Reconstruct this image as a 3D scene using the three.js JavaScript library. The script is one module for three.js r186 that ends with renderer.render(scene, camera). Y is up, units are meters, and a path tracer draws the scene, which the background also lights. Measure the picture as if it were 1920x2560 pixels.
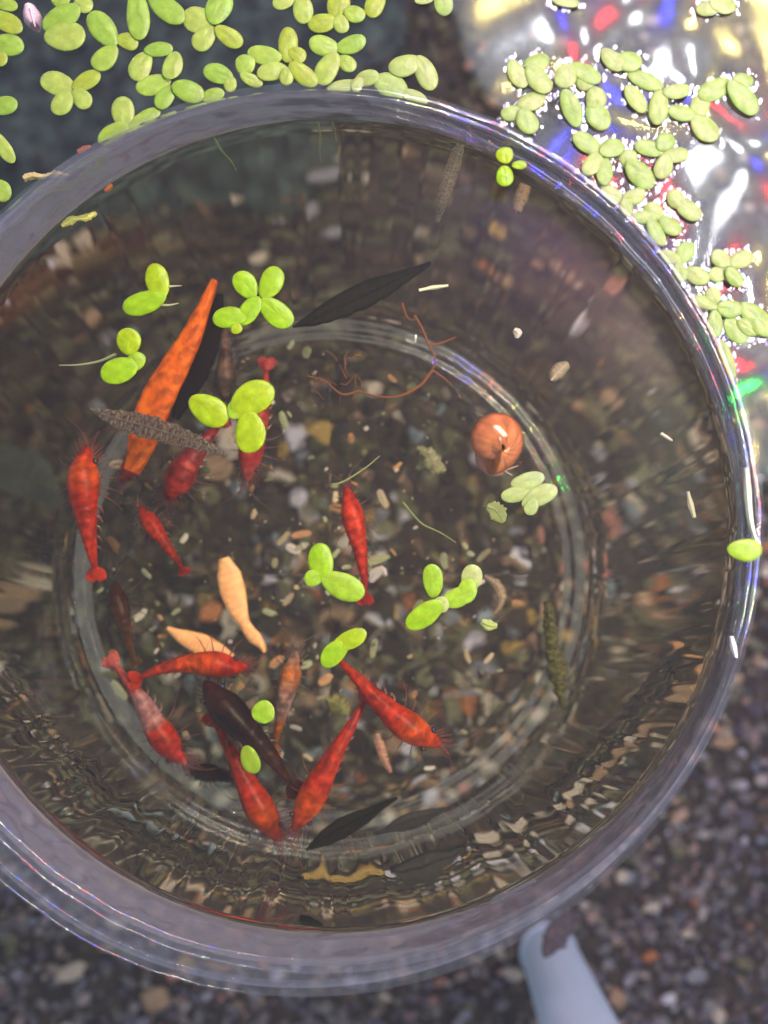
import * as THREE from 'three';
import { mergeGeometries } from 'three/addons/utils/BufferGeometryUtils.js';
import { ImprovedNoise } from 'three/addons/math/ImprovedNoise.js';
import { RectAreaLightUniformsLib } from 'three/addons/lights/RectAreaLightUniformsLib.js';
import { RoundedBoxGeometry } from 'three/addons/geometries/RoundedBoxGeometry.js';

// ---------------------------------------------------------------- camera, surroundings, lamp, exposure
const EYE = 0.18, FPX = 1236;                       // height of the lens above the water, focal length in pixels of a 768 x 1024 picture
const scene = new THREE.Scene();
const camera = new THREE.PerspectiveCamera(2 * Math.atan(512 / FPX) * 180 / Math.PI, 0.75, 0.01, 5);
camera.up.set(0, 0, -1);
camera.position.set(0, EYE, 0);
camera.lookAt(0, 0, 0);
camera.focus = 0.186;
camera.userData.fStop = 17;
const renderer = new THREE.WebGLRenderer({ antialias: true });
renderer.toneMapping = THREE.LinearToneMapping;
renderer.toneMappingExposure = 1.75;
renderer.shadowMap.enabled = true;
scene.background = new THREE.Color().setRGB(0.36, 0.38, 0.50);
RectAreaLightUniformsLib.init();
const LAMP = { at: [0.141, 0.25, -0.102], turn: 0.626, length: 0.39, width: 0.117, glow: 4.2, led: 230 };
{
  const l = new THREE.RectAreaLight(new THREE.Color().setRGB(0.80, 0.86, 1.0), LAMP.glow, LAMP.width, LAMP.length);
  l.name = 'aquarium_lamp_glow';
  l.position.set(LAMP.at[0], LAMP.at[1] - 0.0045, LAMP.at[2]);
  l.rotation.set(-Math.PI / 2, 0, LAMP.turn);
  scene.add(l);
}

// ---------------------------------------------------------------- helpers
let seed = 7;
const rnd = () => { seed = (seed + 0x6d2b79f5) | 0; let t = Math.imul(seed ^ (seed >>> 15), 1 | seed); t = (t + Math.imul(t ^ (t >>> 7), 61 | t)) ^ t; return ((t ^ (t >>> 14)) >>> 0) / 4294967296; };
const R = (a, b) => a + (b - a) * rnd();
const pick = (a) => a[Math.floor(rnd() * a.length)];
const NOISE = new ImprovedNoise();
const noise = (x, y, z = 0) => NOISE.noise(x, y, z);
const V = (x, y, z) => new THREE.Vector3(x, y, z);
const P = (u, v, y = 0) => V((u - 384) * (EYE - y) / FPX, y, (v - 512) * (EYE - y) / FPX);   // a place at height y
const mm = (px, y = 0) => px * (EYE - y) / FPX;
const K = 768 / 1659;
const D = (x, z, y = 0) => P(x * K, z * K, y);
const used = new Map();
function numbered(name) { const n = used.get(name) ?? 0; used.set(name, n + 1); return n ? name + '_' + String(n).padStart(3, '0') : name; }
function tag(o, label, category, group, kind) {
  if (label) o.userData.label = label;
  if (category) o.userData.category = category;
  if (group) o.userData.group = group;
  if (kind) o.userData.kind = kind;
  return o;
}
function thing(name, at, label, category, group) {
  const o = new THREE.Group(); o.name = numbered(name); o.position.copy(at); scene.add(o);
  return tag(o, label, category, group);
}
function mesh(name, geo, mat, parent = scene) {
  const m = new THREE.Mesh(geo, mat);
  m.name = parent === scene ? numbered(name) : name + (parent.children.some((c) => c.name === name) ? '_' + String(parent.children.filter((c) => c.name.startsWith(name)).length).padStart(3, '0') : '');
  m.castShadow = m.receiveShadow = true;
  parent.add(m); return m;
}
const col = (r, g, b) => new THREE.Color().setRGB(r, g, b);
const std = (c, rough = 0.6, more = {}) => new THREE.MeshPhysicalMaterial({ color: col(...c), roughness: rough, ...more });
function noiseMap(size, fn, srgb = false) {
  const d = new Uint8Array(size * size * 4);
  for (let y = 0; y < size; y++) for (let x = 0; x < size; x++) {
    const c = fn(x / size, y / size), i = (y * size + x) * 4;
    for (let k = 0; k < 3; k++) d[i + k] = Math.max(0, Math.min(255, 255 * (Array.isArray(c) ? c[k] : c)));
    d[i + 3] = 255;
  }
  const t = new THREE.DataTexture(d, size, size); t.magFilter = THREE.LinearFilter; t.minFilter = THREE.LinearFilter;
  t.wrapS = t.wrapT = THREE.RepeatWrapping; if (srgb) t.colorSpace = THREE.SRGBColorSpace; t.needsUpdate = true; return t;
}
const fbm = (x, y, z, o = 4) => { let s = 0, a = 0.5; for (let i = 0; i < o; i++) { s += a * noise(x, y, z + i * 7.3); x *= 2.03; y *= 2.03; a *= 0.5; } return s; };
// a loft along a curve: radii(t) -> [side, up]; each ring closed, ends capped by shrinking rings
function loft(points, radii, n = 40, m = 14, tint = null, wob = null) {
  const curve = new THREE.CatmullRomCurve3(points, false, 'centripetal');
  const pos = [], uv = [], cl = [], idx = [];
  const up0 = V(0, 1, 0);
  for (let i = 0; i <= n; i++) {
    const t = i / n, c = curve.getPointAt(t), tan = curve.getTangentAt(t);
    const side = new THREE.Vector3().crossVectors(tan, up0); if (side.lengthSq() < 1e-8) side.set(1, 0, 0); side.normalize();
    const up = new THREE.Vector3().crossVectors(side, tan).normalize();
    const [a, b] = radii(t);
    for (let j = 0; j <= m; j++) {
      const f = j / m * Math.PI * 2, k = wob ? wob(t, f) : 1;
      const p = c.clone().addScaledVector(side, Math.cos(f) * a * k).addScaledVector(up, Math.sin(f) * b * k);
      pos.push(p.x, p.y, p.z); uv.push(j / m, t * 3);
      if (tint) cl.push(...tint(t, f));
    }
  }
  for (let i = 0; i < n; i++) for (let j = 0; j < m; j++) { const a = i * (m + 1) + j, b = a + m + 1; idx.push(a, a + 1, b, b, a + 1, b + 1); }
  const g = new THREE.BufferGeometry();
  g.setAttribute('position', new THREE.Float32BufferAttribute(pos, 3)); g.setAttribute('uv', new THREE.Float32BufferAttribute(uv, 2));
  if (tint) g.setAttribute('color', new THREE.Float32BufferAttribute(cl, 3));
  g.setIndex(idx); g.computeVertexNormals();
  const nr = g.attributes.normal;                     // one normal along the seam
  for (let i = 0; i <= n; i++) { const a = i * (m + 1), b = a + m; const x = nr.getX(a) + nr.getX(b), y = nr.getY(a) + nr.getY(b), z = nr.getZ(a) + nr.getZ(b), l = Math.hypot(x, y, z) || 1; nr.setXYZ(a, x / l, y / l, z / l); nr.setXYZ(b, x / l, y / l, z / l); }
  return g;
}
const lerpList = (list, t) => { for (let i = 1; i < list.length; i++) if (t <= list[i][0]) { const [a, x] = list[i - 1], [b, y] = list[i], k = (t - a) / Math.max(1e-6, b - a); return Array.isArray(x) ? x.map((v, c) => v + (y[c] - v) * k) : x + (y - x) * k; } return list[list.length - 1][1]; };
const local = (g, at) => g.translate(-at.x, -at.y, -at.z);
const thread = (pts, r, tip = 0.3) => loft(pts, (t) => { const k = r * (1 - t * (1 - tip)); return [k, k]; }, Math.max(8, pts.length * 5), 6);

// ---------------------------------------------------------------- lamp over the upper right corner, seen mirrored in the water and the plastic
{
  const t = thing('aquarium_lamp', V(...LAMP.at), 'aquarium lamp of white, red, green and blue diodes above the duckweed', 'lamp');
  t.rotation.y = LAMP.turn;
  const shell = new RoundedBoxGeometry(LAMP.width + 0.012, 0.014, LAMP.length + 0.012, 3, 0.004); shell.translate(0, 0.008, 0);
  mesh('housing', shell, std([0.02, 0.02, 0.022], 0.4), t);
  const dif = new THREE.BoxGeometry(LAMP.width, 0.002, LAMP.length); dif.translate(0, -0.0005, 0);
  mesh('diffuser', dif, std([0.7, 0.7, 0.72], 0.5, { emissive: col(0.9, 0.92, 1), emissiveIntensity: 0.4 }), t);
  const kinds = { white: [0.9, 0.95, 1], yellow: [1, 0.78, 0.22], red: [1, 0.01, 0.015], green: [0.01, 1, 0.08], blue: [0.01, 0.015, 1] };
  const mats = Object.fromEntries(Object.entries(kinds).map(([k, c]) => [k, std([0.5, 0.5, 0.5], 0.4, { emissive: col(...c), emissiveIntensity: LAMP.led })]));
  const chip = new THREE.CylinderGeometry(0.0034, 0.0038, 0.0012, 14); chip.translate(0, -0.0024, 0);
  const rows = 5, per = 20;
  for (let i = 0; i < per; i++) for (let j = 0; j < rows; j++) {
    const k = (i * 5 + j * 3 + (i % 2)) % 11;
    const kind = k === 1 || k === 7 ? 'red' : k === 3 || k === 8 ? 'blue' : k === 5 && i > per * 0.5 ? 'green' : k % 3 === 0 ? 'yellow' : 'white';
    const d = mesh('light_diode', chip, mats[kind], t), wide = kind === 'white' || kind === 'yellow' ? 0.72 : 1;
    d.scale.set(wide, 1, wide);
    d.position.set((j - 2) * 0.022 + (i % 2 ? 0.003 : -0.003), 0, (i - (per - 1) / 2) * 0.019);
  }
}

// ---------------------------------------------------------------- gravel bed at the bottom of the tank
const BED = -0.25;
const bedHeight = (x, z) => BED + 0.006 * fbm(x * 9, z * 9, 1.5, 3) + 0.012 * Math.max(0, z * 2);
{
  const g = new THREE.PlaneGeometry(0.9, 0.9, 120, 120); g.rotateX(-Math.PI / 2);
  const p = g.attributes.position;
  for (let i = 0; i < p.count; i++) p.setY(i, bedHeight(p.getX(i), p.getZ(i)) - 0.001);
  g.computeVertexNormals();
  const uv = g.attributes.uv; for (let i = 0; i < uv.count; i++) uv.setXY(i, p.getX(i) * 12, p.getZ(i) * 12);
  const map = noiseMap(256, (x, y) => { const v = 0.55 + 0.5 * fbm(x * 16, y * 16, 3, 4); return [v, v * 0.93, v * 0.82]; }, true);
  const bed = mesh('gravel_bed', g, std([0.09, 0.085, 0.055], 0.9, { map }));
  bed.userData.kind = 'structure';

  // stone shapes shared by all pebbles
  const shapes = [];
  for (let s = 0; s < 9; s++) {
    const o = new THREE.OctahedronGeometry(1, 2), q = o.attributes.position, c = V(0, 0, 0), fx = R(0.75, 1.3), fy = R(0.45, 0.7), fz = R(0.7, 1);
    for (let i = 0; i < q.count; i++) {
      c.fromBufferAttribute(q, i); const k = 1 + 0.34 * noise(c.x * 1.2 + s * 9, c.y * 1.2, c.z * 1.2) + 0.16 * noise(c.x * 3 + s, c.y * 3, c.z * 3 + 4);
      q.setXYZ(i, c.x * k * fx, c.y * k * fy, c.z * k * fz);
    }
    o.deleteAttribute('normal');
    const ug = o; ug.computeVertexNormals(); shapes.push(ug);
  }
  const grain = noiseMap(128, (x, y) => { const v = 0.78 + 0.45 * fbm(x * 9, y * 9, 8, 4); return v; }, true);
  const TONES = { cream: [0.50, 0.45, 0.30], white: [0.58, 0.58, 0.54], tan: [0.36, 0.25, 0.13], orange: [0.42, 0.17, 0.055], salmon: [0.40, 0.19, 0.12], grey: [0.25, 0.26, 0.24], teal: [0.20, 0.25, 0.23], brown: [0.14, 0.105, 0.06], dark: [0.045, 0.04, 0.035], ochre: [0.40, 0.28, 0.07], olive: [0.15, 0.15, 0.075] };
  const stone = Object.fromEntries(Object.entries(TONES).map(([k, c]) => [k, std(c, 0.8, { map: grain, bumpMap: grain, bumpScale: 0.0004, specularIntensity: 0.3 })]));
  // stones that the picture lets one pick out: place, width, height, tone
  const seen = [
    ['cream', 150, 545, 70, 100], ['white', 108, 575, 32, 32], ['white', 28, 646, 22, 26], ['cream', 505, 432, 26, 30], ['cream', 787, 393, 24, 30], ['grey', 680, 460, 44, 44], ['ochre', 1073, 507, 32, 40],
    ['white', 1240, 702, 36, 62], ['tan', 1205, 585, 34, 30], ['tan', 1090, 612, 26, 32], ['salmon', 1284, 1221, 58, 38], ['orange', 1402, 1272, 26, 62], ['tan', 1118, 1218, 48, 22], ['cream', 1190, 1192, 24, 18],
    ['salmon', 1182, 1152, 26, 40], ['white', 1122, 1250, 40, 20], ['cream', 1160, 1545, 50, 34], ['teal', 1272, 1562, 64, 54], ['grey', 1345, 1592, 40, 36], ['cream', 1341, 1888, 34, 34], ['cream', 1404, 1955, 34, 28],
    ['orange', 1496, 1944, 20, 16], ['tan', 1562, 1602, 44, 34], ['orange', 952, 1888, 48, 30], ['tan', 922, 1920, 50, 34], ['cream', 966, 1852, 26, 40], ['cream', 1012, 1862, 28, 26], ['white', 870, 1812, 30, 36],
    ['cream', 1182, 1930, 42, 32], ['tan', 1240, 1850, 40, 34], ['brown', 1045, 1586, 56, 38], ['cream', 1048, 1652, 40, 24], ['white', 930, 1716, 30, 46], ['tan', 205, 692, 56, 34], ['ochre', 692, 930, 60, 62],
    ['cream', 500, 955, 110, 70], ['white', 640, 942, 60, 50], ['cream', 1500, 957, 34, 26], ['tan', 1312, 862, 40, 34], ['salmon', 1330, 620, 50, 60], ['grey', 1050, 1440, 50, 36], ['cream', 1130, 1716, 36, 24],
    ['tan', 470, 1010, 70, 60], ['cream', 600, 1030, 60, 44], ['white', 1440, 2150, 26, 30], ['orange', 1400, 2060, 40, 30], ['cream', 1480, 2010, 36, 20], ['tan', 1330, 2150, 40, 60], ['cream', 1180, 1660, 34, 60],
    ['tan', 40, 1290, 130, 90], ['cream', 90, 1240, 80, 40], ['tan', 60, 1440, 60, 40], ['cream', 250, 1990, 40, 24], ['ochre', 405, 2075, 36, 44], ['tan', 470, 2080, 50, 24], ['cream', 270, 1770, 60, 30],
    ['orange', 515, 2010, 40, 34], ['cream', 160, 2090, 60, 44], ['tan', 340, 2150, 80, 60], ['white', 760, 1560, 26, 30], ['cream', 720, 1520, 50, 40], ['orange', 1290, 1660, 22, 20], ['white', 640, 1080, 50, 40],
    ['salmon', 1000, 1700, 24, 30], ['grey', 1500, 2100, 44, 44], ['cream', 1550, 2190, 30, 40], ['teal', 900, 940, 50, 60], ['cream', 560, 560, 44, 30], ['grey', 700, 380, 50, 40],
  ];
  const put = (tone, x, z, w, h, lift = 0.002) => {
    const m = mesh('pebble', pick(shapes), stone[tone], bed);
    m.position.set(x, bedHeight(x, z) + lift, z);
    m.scale.set(w, Math.min(w, h) * 0.9, h); m.rotation.y = R(-0.5, 0.5);
  };
  let n = 0;
  for (const [tone, u, v, w, h] of seen) { const p = D(u, v, BED + 0.004); put(tone, p.x, p.z, mm(w * K, BED) / 2, mm(h * K, BED) / 2, 0.003); n++; }
  const mix = ['cream', 'tan', 'grey', 'grey', 'brown', 'brown', 'brown', 'tan', 'teal', 'olive', 'olive', 'olive', 'dark', 'cream', 'salmon'];
  while (n < 299) {
    const u = R(-20, 788), v = R(-20, 1044);
    const bright = v > 560 ? 0.9 : u > 500 ? 0.5 : 0.1; if (rnd() > bright) continue;
    const p = P(u, v, BED + 0.004), s = R(0.0014, 0.0029); put(pick(mix), p.x, p.z, s * R(0.8, 1.4), s); n++;
  }
  // everything smaller: one mass of gravel
  const N = 22000;
  const layers = shapes.slice(0, 5);
  const low = layers.map((g) => g);
  for (let s = 0; s < low.length; s++) {
    const im = new THREE.InstancedMesh(low[s], std([1, 1, 1], 0.8, { map: grain, specularIntensity: 0.3 }), N / low.length);
    const M = new THREE.Matrix4(), q = new THREE.Quaternion(), e = new THREE.Euler();
    for (let i = 0; i < N / low.length; i++) {
      const x = R(-0.2, 0.2), z = R(-0.24, 0.24), k = Math.pow(rnd(), 2.4) * 0.0020 + 0.0007;
      e.set(R(-0.6, 0.6), R(0, 6.3), R(-0.6, 0.6)); q.setFromEuler(e);
      M.compose(V(x, bedHeight(x, z) + R(-0.001, 0.002), z), q, V(k * R(0.8, 1.5), k, k)); im.setMatrixAt(i, M);
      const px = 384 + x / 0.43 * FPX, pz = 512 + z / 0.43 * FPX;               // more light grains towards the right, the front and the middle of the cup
      const share = Math.min(0.34, 0.03 + 0.30 * THREE.MathUtils.smoothstep(pz + 0.5 * px, 620, 1000) + 0.2 * Math.exp(-(((px - 300) / 130) ** 2 + ((pz - 560) / 150) ** 2))) * (0.6 + 0.8 * Math.max(0, 0.5 + noise(x * 60, z * 60, 3)));  // shade of the duckweed mat painted in: grains at the back sparser and darker
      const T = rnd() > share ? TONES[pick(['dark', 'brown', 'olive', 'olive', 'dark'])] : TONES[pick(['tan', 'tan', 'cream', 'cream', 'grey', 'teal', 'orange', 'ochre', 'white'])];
      const out = THREE.MathUtils.smoothstep(Math.hypot(px - 345, pz - 530), 400, 470) * THREE.MathUtils.smoothstep(pz, 420, 640) * 0.62;   // grey-lavender veil on the water painted into the grains around the near side
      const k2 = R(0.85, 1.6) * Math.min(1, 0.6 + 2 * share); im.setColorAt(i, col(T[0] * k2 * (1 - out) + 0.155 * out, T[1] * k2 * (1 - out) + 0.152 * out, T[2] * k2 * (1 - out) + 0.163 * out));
    }
    im.name = s ? 'small_gravel_' + String(s).padStart(3, '0') : 'small_gravel'; im.userData.kind = 'stuff'; im.userData.label = 'fine dark brown gravel between the larger pebbles of the tank floor';
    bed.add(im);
  }
}

// added dark mat standing in for the deep hazy water at the upper left
{
  const at = P(90, 30, BED);
  const rg = new THREE.PlaneGeometry(0.22, 0.15, 110, 90); rg.rotateX(-Math.PI / 2); const p = rg.attributes.position, uv = rg.attributes.uv;
  for (let i = 0; i < p.count; i++) { const x = p.getX(i), z = p.getZ(i), e = Math.hypot(x / 0.11, z / 0.075) + 0.25 * noise(x * 22, z * 22, 4); p.setY(i, 0.012 * Math.min(1, Math.max(-1, (0.95 - e) * 4)) + 0.006 * fbm(x * 40, z * 40, 2, 4)); uv.setXY(i, x * 9, z * 9); }
  rg.computeVertexNormals();
  const map = noiseMap(256, (x, y) => { const v = 0.6 + 0.75 * fbm(x * 14, y * 14, 11, 5); return [v * 0.9, v, v * 0.92]; }, true);
  const m = mesh('added_dark_mat', rg, std([0.075, 0.095, 0.08], 0.9, { map })); m.position.set(at.x, bedHeight(at.x, at.z) + 0.003, at.z);
  tag(m, 'added dark slate green mat standing in for deep hazy water at the upper left', 'algae', null, 'stuff');
}

// ---------------------------------------------------------------- water
function waveMap(n, top, seedAt) {
  const waves = []; seed = seedAt;
  for (let i = 0; i < 26; i++) { const a = R(0, 6.283), f = R(1.5, top); waves.push([Math.round(Math.cos(a) * f), Math.round(Math.sin(a) * f), R(0, 6.28), 1 / (0.6 + f)]); }
  const d = new Float32Array(n * n * 4); let lo = 9, hi = -9;
  for (let y = 0; y < n; y++) for (let x = 0; x < n; x++) { let h = 0; for (const [a, b, p, w] of waves) h += w * Math.sin(6.28318 * (a * x + b * y) / n + p); d[(y * n + x) * 4] = h; lo = Math.min(lo, h); hi = Math.max(hi, h); }
  for (let i = 0; i < n * n; i++) { const h = (d[i * 4] - lo) / (hi - lo); d[i * 4] = d[i * 4 + 1] = d[i * 4 + 2] = h; d[i * 4 + 3] = 1; }
  const t = new THREE.DataTexture(d, n, n, THREE.RGBAFormat, THREE.FloatType); t.magFilter = t.minFilter = THREE.LinearFilter; t.wrapS = t.wrapT = THREE.RepeatWrapping; t.repeat.set(1 / 0.13, 1 / 0.13); t.needsUpdate = true; return t;
}
const waterMat = (bump, s, top, c, hazeRough) => std(c, hazeRough, { transmission: 1, thickness: 0, ior: 1.333, bumpMap: waveMap(512, top, s), bumpScale: bump });  // roughness and tint of the sheet imitate haze in the water
const RING = {                                   // circles of the cup: centre and radius in picture pixels, height
  lip: [318, 528, 438, 0.0055], flange: [302, 546, 443, 0.0018], water: [330, 526, 407, 0], base: [330, 575, 259, -0.05], foot: [328, 575, 243, -0.0515],
};
const ringAt = (k) => { const [u, v, r, y] = RING[k]; return { c: P(u, v, y), r: mm(r, y), y }; };
{
  const w = ringAt('water');
  const s = new THREE.Shape(); s.moveTo(-0.3, -0.3); s.lineTo(0.3, -0.3); s.lineTo(0.3, 0.3); s.lineTo(-0.3, 0.3); s.lineTo(-0.3, -0.3);
  const h = new THREE.Path(); h.absarc(w.c.x, -w.c.z, w.r + 0.0012, 0, Math.PI * 2, true); s.holes.push(h);
  const g = new THREE.ShapeGeometry(s, 96); g.rotateX(-Math.PI / 2);
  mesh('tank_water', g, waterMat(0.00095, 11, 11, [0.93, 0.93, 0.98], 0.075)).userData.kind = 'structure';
  // the water in the cup climbs a little where it touches the plastic
  const pts = []; for (let i = 0; i <= 40; i++) { const k = i / 40; pts.push(new THREE.Vector2(Math.max(0.00001, k * w.r), 0.0011 * Math.exp(-(1 - k) * w.r / 0.0012))); }
  const lg = new THREE.LatheGeometry(pts, 128), p = lg.attributes.position, uv = lg.attributes.uv;
  for (let i = 0; i < uv.count; i++) uv.setXY(i, p.getX(i), p.getZ(i));
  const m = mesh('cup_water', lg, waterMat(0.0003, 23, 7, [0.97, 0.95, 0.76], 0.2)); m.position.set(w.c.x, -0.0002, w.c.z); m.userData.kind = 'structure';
}

// ---------------------------------------------------------------- the clear plastic cup
{
  const base = ringAt('base'), lip = ringAt('lip'), fl = ringAt('flange'), w = ringAt('water'), foot = ringAt('foot');
  const t = thing('plastic_cup', V(base.c.x, -0.052, base.c.z), 'clear round plastic cup holding the shrimps, sunk to its rim in the tank', 'cup');
  const o = t.position;
  const rings = (list, n = 144, m = 1) => {                 // a skin through circles [c, r]
    const pos = [], uv = [], idx = [];
    list.forEach((k, i) => { for (let j = 0; j <= n; j++) { const f = j / n * Math.PI * 2; pos.push(k.c.x + Math.cos(f) * k.r - o.x, k.y - o.y, k.c.z + Math.sin(f) * k.r - o.z); uv.push(j / n, i / (list.length - 1)); } });
    for (let i = 0; i < list.length - 1; i++) for (let j = 0; j < n; j++) { const a = i * (n + 1) + j, b = a + n + 1; idx.push(a, b, a + 1, b, b + 1, a + 1); }
    const g = new THREE.BufferGeometry(); g.setAttribute('position', new THREE.Float32BufferAttribute(pos, 3)); g.setAttribute('uv', new THREE.Float32BufferAttribute(uv, 2)); g.setIndex(idx); g.computeVertexNormals(); return g;
  };
  const between = (a, b, k, dr = 0) => ({ c: a.c.clone().lerp(b.c, k), r: a.r + (b.r - a.r) * k + dr, y: a.y + (b.y - a.y) * k });
  const heights = (n, fn) => { const d = new Float32Array(n * n * 4); for (let i = 0; i < n * n; i++) { const h = fn((i % n) / n, Math.floor(i / n) / n); d[i * 4] = d[i * 4 + 1] = d[i * 4 + 2] = h; d[i * 4 + 3] = 1; } const t = new THREE.DataTexture(d, n, n, THREE.RGBAFormat, THREE.FloatType); t.magFilter = t.minFilter = THREE.LinearFilter; t.wrapS = t.wrapT = THREE.RepeatWrapping; t.needsUpdate = true; return t; };
  const round = (x, k) => [Math.cos(x * 6.28318) * k, Math.sin(x * 6.28318) * k];          // noise on a ring, so that it closes
  const bumps = heights(512, (x, y) => { const [a, b] = round(x, 4); return 0.5 + 0.5 * noise(a, b, y * 2.2) + 0.16 * noise(a * 3, b * 3, y * 3 + 9); }), dimples = heights(512, (x, y) => 0.5 + 0.6 * fbm(x * 7, y * 7, 6, 3));
  bumps.repeat.set(2, 1);
  const skin = { transmission: 1, thickness: 0.001, ior: 1.09 };
  const clearWall = std([0.95, 0.95, 0.92], 0.0, { ...skin, bumpMap: bumps, bumpScale: 0.00045 });
  const clearBase = std([0.95, 0.95, 0.92], 0.0, { ...skin, bumpMap: dimples, bumpScale: 0.0009 });
  const wallIn = [], wallOut = [];
  for (let i = 0; i <= 14; i++) { wallIn.push(between(base, w, i / 14, 0.0016 * Math.sin(Math.PI * i / 14))); wallOut.unshift(between(base, w, i / 14, 0.0016 * Math.sin(Math.PI * i / 14) + 0.0011)); }
  mesh('wall', rings([...wallIn, ...wallOut, wallIn[0]]), clearWall, t);
  const smear = noiseMap(256, (x, y) => 0.55 + 0.9 * fbm(x * 30, y * 3, 13, 4)); smear.repeat.set(3, 1);
  const upper = std([0.30, 0.30, 0.31], 0.1, { transmission: 0.82, thickness: 0, ior: 1.8, roughnessMap: smear, bumpMap: bumps, bumpScale: 0.0003 });
  const upRings = []; for (let i = 0; i <= 6; i++) upRings.push(between(w, lip, i / 6));
  mesh('rim_wall', rings(upRings), upper, t);
  // floor of the cup: a disc of 1 mm, a little hollow inside its foot ring
  const disc = [], under = []; for (let i = 0; i <= 10; i++) { const k = Math.max(0.0002, i / 10); disc.push({ c: foot.c, r: foot.r * 0.97 * k, y: -0.0498 - 0.0003 * k * k }); under.unshift({ c: foot.c, r: foot.r * 0.97 * k, y: -0.0509 - 0.0003 * k * k }); }
  const bg = rings([...disc, ...under]), bp = bg.attributes.position, bu = bg.attributes.uv; for (let i = 0; i < bu.count; i++) bu.setXY(i, bp.getX(i) * 14, bp.getZ(i) * 14);
  mesh('base', bg, clearBase, t);
  const bead = (k, r, y, flat = 0.5) => { const g = new THREE.TorusGeometry(k.r, r, 14, 220); g.rotateX(Math.PI / 2); const q = g.attributes.position; for (let i = 0; i < q.count; i++) { const x = q.getX(i), z = q.getZ(i), a = Math.atan2(z, x), e = 1 + 0.004 * noise(Math.cos(a) * 9 + r * 9e3, Math.sin(a) * 9); q.setXYZ(i, x * e, q.getY(i) * flat + 0.00012 * noise(Math.cos(a) * 14, Math.sin(a) * 14, 3) + 0.00009 * noise(Math.cos(a) * 70, Math.sin(a) * 70, 5), z * e); } g.computeVertexNormals(); g.translate(k.c.x - o.x, y - o.y, k.c.z - o.z); return g; };
  const shiny = std([0.98, 0.98, 0.98], 0.03, { transmission: 1, thickness: 0, ior: 1.5 }), sunk = std([0.99, 0.99, 0.99], 0.008, { transmission: 1, thickness: 0, ior: 1.72 });
  mesh('rim_bead', bead(lip, 0.0011, lip.y, 0.4), shiny, t);
  mesh('rim_flange', rings([lip, between(lip, fl, 0.35, 0.0008), between(lip, fl, 0.75, 0.0006), fl]), std([0.85, 0.85, 0.88], 0.08, { transmission: 0.97, thickness: 0, ior: 1.5 }), t);
  mesh('flange_bead', bead(fl, 0.0012, fl.y, 0.4), shiny, t);
  mesh('base_ring', bead({ ...base, r: base.r - 0.0017 }, 0.0010, -0.0492, 0.2), sunk, t);
  mesh('foot_ring', bead({ ...foot, r: foot.r - 0.0010 }, 0.0007, -0.0492, 0.2), sunk, t);
}

// crumbs and flakes lying on the floor of the cup
{
  seed = 555;
  const b = ringAt('foot'), g = new THREE.OctahedronGeometry(1, 1), p = g.attributes.position;
  for (let i = 0; i < p.count; i++) { const k = 1 + 0.5 * noise(p.getX(i) * 2.3 + 5, p.getY(i) * 2.3, p.getZ(i) * 2.3) * 1.7; p.setXYZ(i, p.getX(i) * k, p.getY(i) * 0.25 * k, p.getZ(i) * k); }
  g.computeVertexNormals();
  const N = 420, im = new THREE.InstancedMesh(g, std([1, 1, 1], 0.8, { specularIntensity: 0.3 }), N), M = new THREE.Matrix4(), q = new THREE.Quaternion();
  const tones = [[0.36, 0.31, 0.19], [0.22, 0.24, 0.14], [0.2, 0.24, 0.14], [0.06, 0.05, 0.035], [0.09, 0.10, 0.05], [0.25, 0.15, 0.07], [0.36, 0.36, 0.31]];
  for (let i = 0; i < N; i++) {
    const a = R(0, 6.283), d = b.r * 0.95 * Math.pow(rnd(), 0.7), k = 0.00012 + 0.0009 * Math.pow(rnd(), 4), t = pick(tones), m = R(0.6, 1.2);
    q.setFromEuler(new THREE.Euler(R(-0.3, 0.3), R(0, 6.3), R(-0.3, 0.3)));
    M.compose(V(b.c.x - 0.004 + Math.cos(a) * d * 0.95, -0.0492, b.c.z + Math.sin(a) * d), q, V(k * R(0.8, 2.4), k, k)); im.setMatrixAt(i, M); im.setColorAt(i, col(t[0] * m, t[1] * m, t[2] * m));
  }
  im.name = 'cup_crumbs'; tag(im, 'loose crumbs and flakes scattered over the floor of the cup', 'crumbs', null, 'stuff'); scene.add(im);
}

// ---------------------------------------------------------------- duckweed
const spots = noiseMap(128, (x, y) => { const v = 0.92 + 0.2 * fbm(x * 6, y * 6, 2, 4), b = Math.max(0, fbm(x * 11, y * 11, 21, 3) - 0.34) * 1.6; return [v * 1.02 - b * 0.5, v - b * 0.9, v * 0.9 - b]; }, true);
const leafBump = noiseMap(128, (x, y) => 0.5 + 0.6 * fbm(x * 14, y * 14, 5, 3));
const frondMats = {
  bright: [[0.26, 0.44, 0.07], [0.29, 0.44, 0.09], [0.22, 0.41, 0.06], [0.27, 0.40, 0.05]],
  cup: [[0.24, 0.47, 0.014], [0.29, 0.47, 0.012], [0.26, 0.48, 0.03]],
  pale: [[0.28, 0.42, 0.13], [0.25, 0.41, 0.11], [0.30, 0.43, 0.15]],  // lamp sheen painted into the green of the upper right fronds
  white: [[0.38, 0.50, 0.18]],
};
for (const k in frondMats) frondMats[k] = frondMats[k].map((c) => std(c, 0.36, { map: spots, bumpMap: leafBump, bumpScale: 0.00005, transmission: 0.3, thickness: 0, ior: 1.4, specularIntensity: 0.6, sheen: 1, sheenColor: col(0.75, 0.85, 0.6), sheenRoughness: 0.45 }));
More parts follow.
